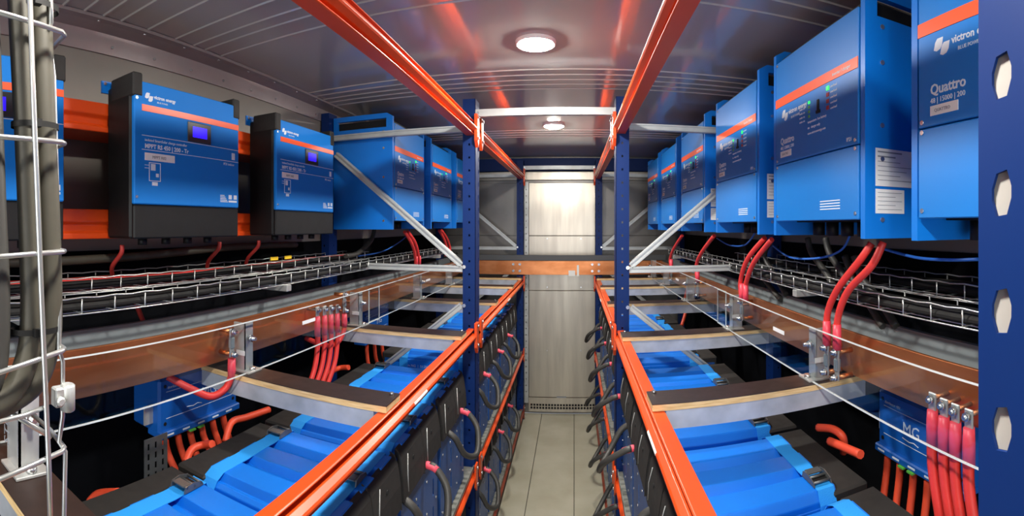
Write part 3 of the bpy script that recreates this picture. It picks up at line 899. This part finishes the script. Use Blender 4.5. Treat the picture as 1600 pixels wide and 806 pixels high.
def strap_lug(x, y, z, s, label):
    t = thing('fuse_link', label, 'fuse', (x, y, z), group='fuse links on the copper bars')
    MB().box((-.003, -.010, -.045), (.003, .010, .045)).build('link', M['zinc'], t, .002)
    MB().box((-.008, -.009, -.018), (.008, .009, .018)).build('fuse_body', M['grey'], t, .003)
    for z_ in (-.036, .036):
        MB().cyl((-s * .022, 0, z_), (s * .045, 0, z_), .006, 8).cyl((-s * .004, 0, z_), (-s * .013, 0, z_), .011, 6).build('bolt', M['bolt'], t)
        MB().cyl((s * .006, 0, z_), (s * .05, 0, z_), .008, 8).build('standoff', M['copper'], t)


# right pairs of red cables from the inverters to the bar
pairs = [((1292, 538), (1293, 490), (1310, 450), (1345, 405), (1362, 380)), ((1308, 545), (1309, 498), (1325, 455), (1362, 415), (1380, 378))]
for k, pp in enumerate(pairs):
    xs_ = (.845, .845, .845, .85, .87)
    P = [at(px, py, x=xx) for (px, py), xx in zip(pp, xs_)]
    t, sp = cable(P, .0105, 'red', 'thick red cable from the second right inverter to the bar, %s strand' % ('farther', 'nearer')[k], group='red cables under the right inverters')
    MB().tube([Vector((0, 0, -.002)), Vector((0, 0, .03)), Vector((0, .0, .07))], [.0125, .013, .012], 10).build('shrink_sleeve', M['shrink'], t)
    strap_lug(P[0].x, P[0].y, P[0].z - .045, 1, 'bolted fuse link under the %s red cable of the near right pair' % ('farther', 'nearer')[k])
pairs = [((1159, 468), (1157, 440), (1168, 405), (1195, 372)), ((1165, 470), (1165, 445), (1178, 410), (1206, 374)), ((1090, 440), (1088, 415), (1096, 395), (1116, 368)), ((1049, 420), (1047, 405), (1053, 388), (1066, 368))]
for k, pp in enumerate(pairs):
    P = [at(px, py, x=xx) for (px, py), xx in zip(pp, (.845, .845, .845, .86))]
    t, sp = cable(P, .0105, 'red', 'red cable hanging from the %s' % ('third right inverter, farther strand', 'third right inverter, nearer strand', 'fourth right inverter', 'fifth right inverter')[k], group='red cables under the right inverters')
    MB().tube([Vector((0, 0, -.002)), Vector((0, 0, .03)), Vector((0, .0, .07))], [.0125, .013, .012], 10).build('shrink_sleeve', M['shrink'], t)
    if k in (0, 2, 3): strap_lug(P[0].x, P[0].y, P[0].z - .045, 1, 'bolted fuse link on the right bar under the %s inverter' % ('third', '', 'fourth', 'fifth')[k])
# left pairs
pairs = [((650, 415), (648, 395), (642, 378), (632, 362)), ((655, 414), (653, 395), (648, 378), (637, 362)), ((697, 400), (698, 388), (694, 374), (686, 360)), ((702, 400), (703, 388), (699, 374), (690, 360))]
for k, pp in enumerate(pairs):
    P = [at(px, py, x=xx) for (px, py), xx in zip(pp, (-.86, -.86, -.86, -.87))]
    t, sp = cable(P, .0105, 'red', 'red cable from the %s left inverter to the copper bar, %s strand' % (('first', 'second')[k // 2], ('left', 'right')[k % 2]), group='red cables under the left inverters')
    MB().tube([Vector((0, 0, -.002)), Vector((0, 0, .03)), Vector((0, .0, .06))], [.0125, .013, .012], 10).build('shrink_sleeve', M['shrink'], t)
# left: single lug cables with loops going back under the bar
for k, (px, py, loop) in enumerate(((362, 560, ((362, 585), (352, 607), (330, 619), (300, 608), (262, 588))), (538, 490, ((538, 512), (530, 532), (515, 540), (496, 536), (478, 528))))):
    p = at(px, py, x=-.86)
    xx = (-.86, -.87, -.885, -.92, -.98)
    P = [p] + [at(a, b, x=x_) for (a, b), x_ in zip(loop, xx)]
    t, sp = cable(P, .0115, 'red', 'red cable looping from a single lug back under the left bar, %s one' % ('near', 'far')[k], group='looping red cables on the left')
    MB().tube([Vector((0, 0, .0)), Vector((0, 0, -.035)), Vector((0, .0, -.06))], [.0125, .0135, .0125], 10).build('shrink_sleeve', M['shrink'], t)
    strap_lug(p.x, p.y, p.z + .05, -1, 'bolted fuse link on the left bar above the %s looping cable' % ('near', 'far')[k])

# orange cables under the distributor boxes
def hang(P, r, m, label, group):
    return cable(P, r, m, label, group=group)
for k in range(6):
    y = .99 + .055 * k
    x = -1.025
    hang([(x, y, 1.098), (x + .01, y + .005, 1.05), (x + .04, y + .02, .99 - .01 * (k % 3)), (x + .07, y + .06, .90)], .0115, 'orangecable', 'orange cable leaving the near left blue box, %s from the front' % ORD[k], 'orange cables under the left box')
    y = .84 + .06 * k
    hang([(1.025, y, 1.083), (1.02, y, 1.03), (1.0, y - .01, .96), (.97, y - .04, .90)], .0115, 'orangecable', 'orange cable leaving the right blue box, %s from the front' % ORD[k], 'orange cables under the right box')
    if k < 3:
        y = 2.48 + .11 * k
        hang([(x, y, 1.098), (x, y, 1.05), (x + .01, y, .98), (x + .03, y + .02, .90)], .0115, 'orangecable', 'orange cable leaving the far left blue box, %s from the front' % ORD[k], 'orange cables under the far left box')
# bent orange and red leads behind the batteries
bent = [
    ([at(290, 722, x=-.90), at(300, 702, x=-.91), at(318, 695, x=-.90), at(332, 694, x=-.855)], 'orange lead with red boot behind the near left batteries'),
    ([at(352, 690, x=-.93), at(362, 660, x=-.94), at(385, 652, x=-.93), at(420, 640, x=-.92)], 'orange lead curving under the cross bar on the left'),
    ([at(140, 785, x=-.95), at(155, 772, x=-.92), at(185, 770, x=-.85)], 'dark red lead at the bottom left corner'),
    ([at(508, 600, x=-.90), at(514, 584, x=-.91), at(530, 575, x=-.90), at(545, 574, x=-.85)], 'red lead behind the third left battery'),
    ([at(1278, 668, x=.855), at(1300, 670, x=.87), at(1315, 680, x=.88), at(1319, 692, x=.89), at(1318, 706, x=.90)], 'red lead bent beside the right battery end'),
    ([at(1296, 689, x=.85), at(1315, 697, x=.853), at(1345, 710, x=.853)], 'red lead lying beside the near right battery'),
    ([(.918, 3.2, 1.345), (.90, 3.2, 1.27), (.89, 3.15, 1.19), (.852, 3.1, 1.11)], 'red lead hanging behind the second right cross bar'),
]
for P, l in bent:
    cable(P, .012, 'orangecable', l, group='bent leads behind the batteries')

# black cables below the right inverters, blue network cable
blk = [((1262, 372), (1268, 395), (1290, 425), (1310, 460)), ((1290, 372), (1296, 395), (1312, 420), (1330, 450)), ((1335, 400), (1345, 430), (1375, 470), (1400, 510)), ((1320, 400), (1335, 440), (1358, 475), (1380, 510)), ((1178, 405), (1190, 430), (1205, 450), (1220, 468)), ((1205, 375), (1195, 400), (1212, 432), (1228, 460)), ((1108, 370), (1104, 392), (1118, 408), (1130, 420))]
for k, pp in enumerate(blk):
    P = [at(px, py, x=xx) for (px, py), xx in zip(pp, (1.0, 1.0, .99, .98))]
    cable(P, .012, 'cable', 'black cable drooping below the right inverters, %s counted from the %s' % (ORD[k], 'post'), group='black cables under the right inverters')
for k, pp in enumerate((((1208, 384), (1235, 402), (1280, 403), (1315, 390), (1330, 362)), ((1120, 372), (1140, 383), (1165, 382), (1182, 360)), ((1378, 388), (1430, 402), (1480, 406), (1528, 405)))):
    P = [at(px, py, x=.93) for (px, py) in pp]
    cable(P, .004, 'bluecable', 'thin blue data cable slung under the right inverters, %s' % ('middle one', 'far one', 'near one')[k], group='thin blue data cables', n=6)
P = [at(px, py, x=-1.02) for (px, py) in ((560, 400), (600, 392), (632, 372), (640, 358))]
cable(P, .004, 'bluecable', 'thin blue data cable under the first left inverter', n=6)
for k, pp in enumerate((((585, 358), (580, 375), (560, 395), (540, 400)), ((722, 365), (718, 385), (712, 400), (705, 410)))):
    P = [at(px, py, x=-1.0) for (px, py) in pp]
    cable(P, .013, 'cable', 'black cable under the %s left inverter' % ('first', 'last')[k], group='black cables under the left inverters')
for k, y in enumerate((.79, 1.42, 1.2)):
    cable([(-.98, y, 1.725), (-.985, y, 1.70), (-1.03, y, 1.66), (-1.06, y + .02, 1.632)], .007, 'redd', 'short red cable entering the left tray, %s' % ('by the middle controller', 'by the far controller', 'between the controllers')[k], group='short red cables above the left tray')
cable([at(212, 470, x=-1.02), at(218, 488, x=-1.02), at(224, 502, x=-1.02)], .008, 'redd', 'dark red cable hanging below the left lower tray')

# perforated strip behind the near left battery
t = thing('perforated_bracket', 'perforated grey metal strip standing behind the near left batteries', 'bracket', (-.98, .87, 1.0))
hs = [(a, a + .008, z, z + .02) for a in (.012, .04, .068) for z in (.015, .045, .075, .105)]
MB().plate(0, .09, 0, .14, hs, lambda u, v, d: (d, u, v), .003).build('plate', M['zincdk'], t)

# ================================================================== vertical wire tray with thick grey cables, near left
TX = -.43 + .135
t = thing('vertical_cable_tray', 'bright wire mesh tray standing upright at the left edge', 'cable tray', (TX, .2, 1.2))
L0 = Vector(t.location)
def wt(p): return [Vector(q) - L0 for q in p]
for k, (ya, yb) in enumerate(((20, 50), (214, 222), (401, 393), (582, 548), (748, 705))):
    a = at(-60, ya + (ya - yb) * .55, x=TX); b = at(97, yb, x=TX)
    m = MB().tube(wt([a, b, b + Vector((-.006, .006, 0)), b + Vector((-.05, .012, 0)), b + Vector((-.10, .012, 0))]), .0027, 8)
    m.build('cross_wire', M['wire'], t)
m = MB().tube(wt([at(46, -30, x=TX + .003), at(52, 150, x=TX + .003), at(60, 350, x=TX + .003), at(68, 540, x=TX + .003), at(76, 720, x=TX + .003), at(80, 860, x=TX + .003)]), .0029, 8).build('long_wire', M['wire'], t)
m = MB().tube(wt([at(79, -30, x=TX - .01), at(80, 35, x=TX - .01), at(76, 50, x=TX - .02), at(84, 120, x=TX - .02), at(88, 260, x=TX - .02), at(93, 460, x=TX - .02), at(92, 545, x=TX - .01), at(98, 565, x=TX - .01), at(98, 650, x=TX - .01), at(92, 690, x=TX - .01), at(102, 705, x=TX - .005), at(100, 806, x=TX - .01), at(100, 860, x=TX - .01)]), .0026, 8).build('long_wire', M['wire'], t)
m = MB().tube(wt([at(-40, 668, x=TX), at(40, 648, x=TX), at(70, 636, x=TX)]), .0024, 8).build('spacer_wire', M['wire'], t)
m = MB().tube(wt([at(8, 640, x=TX - .03), at(80, 682, x=TX - .02)]), .003, 8).build('spacer_wire', M['wire'], t)
# clamp
c = at(106, 623, x=TX) - L0
k = MB().cyl(c + Vector((-.004, .002, -.014)), c + Vector((-.004, .002, .014)), .008, 10).box(c + Vector((-.012, -.014, -.008)), c + Vector((.0, -.002, .012))).cyl(c + Vector((0, -.010, 0)), c + Vector((.006, -.010, 0)), .005, 8).build('wire_clamp', M['zinc'], t, .0015)

for k, (path, r, m, l) in enumerate((
        ([(28, -40), (38, 150), (46, 330), (50, 480), (42, 560), (10, 620), (-60, 650)], .0128, 'greycable', 'thick grey cable in the upright tray, left one of two'),
        ([(62, -40), (68, 150), (76, 330), (80, 470), (76, 540), (52, 600), (-10, 640), (-60, 660)], .0125, 'greycable', 'thick grey cable in the upright tray, right one of two'),
        ([(-22, -40), (-10, 300), (-3, 480), (-12, 590), (-60, 640)], .0128, 'cable', 'dark cable at the very left edge of the view'))):
    P = [at(px, py, x=TX - .022 - (.004 if k == 1 else 0)) for px, py in path]
    cable(P, r, m, l, group='thick cables in the upright tray', n=14, seg=8)
# cable ties
for k, (py, w) in enumerate(((10, 'top'), (196, 'middle'), (516, 'lower'))):
    o = thing('cable_tie', 'black cable tie around the thick grey cables, %s one' % w, 'cable tie', at(50, py, x=TX - .02), group='black cable ties')
    q = MB(); n = 20; vs = []
    dirx = Vector((0, 1, 0))
    for z in (-.003, .003):
        for i in range(n):
            a = 2 * PI * i / n
            vs.append(Vector((.0155 * math.sin(a) - .002, .0045 + .0285 * math.cos(a) * .95, z)))
    q.add(vs, [(i, (i + 1) % n, n + (i + 1) % n, n + i) for i in range(n)], True)
    q.build('band', M['dark'], o)
    MB().box((.010, -.004, -.004), (.017, .004, .004)).build('lock', M['dark'], o)
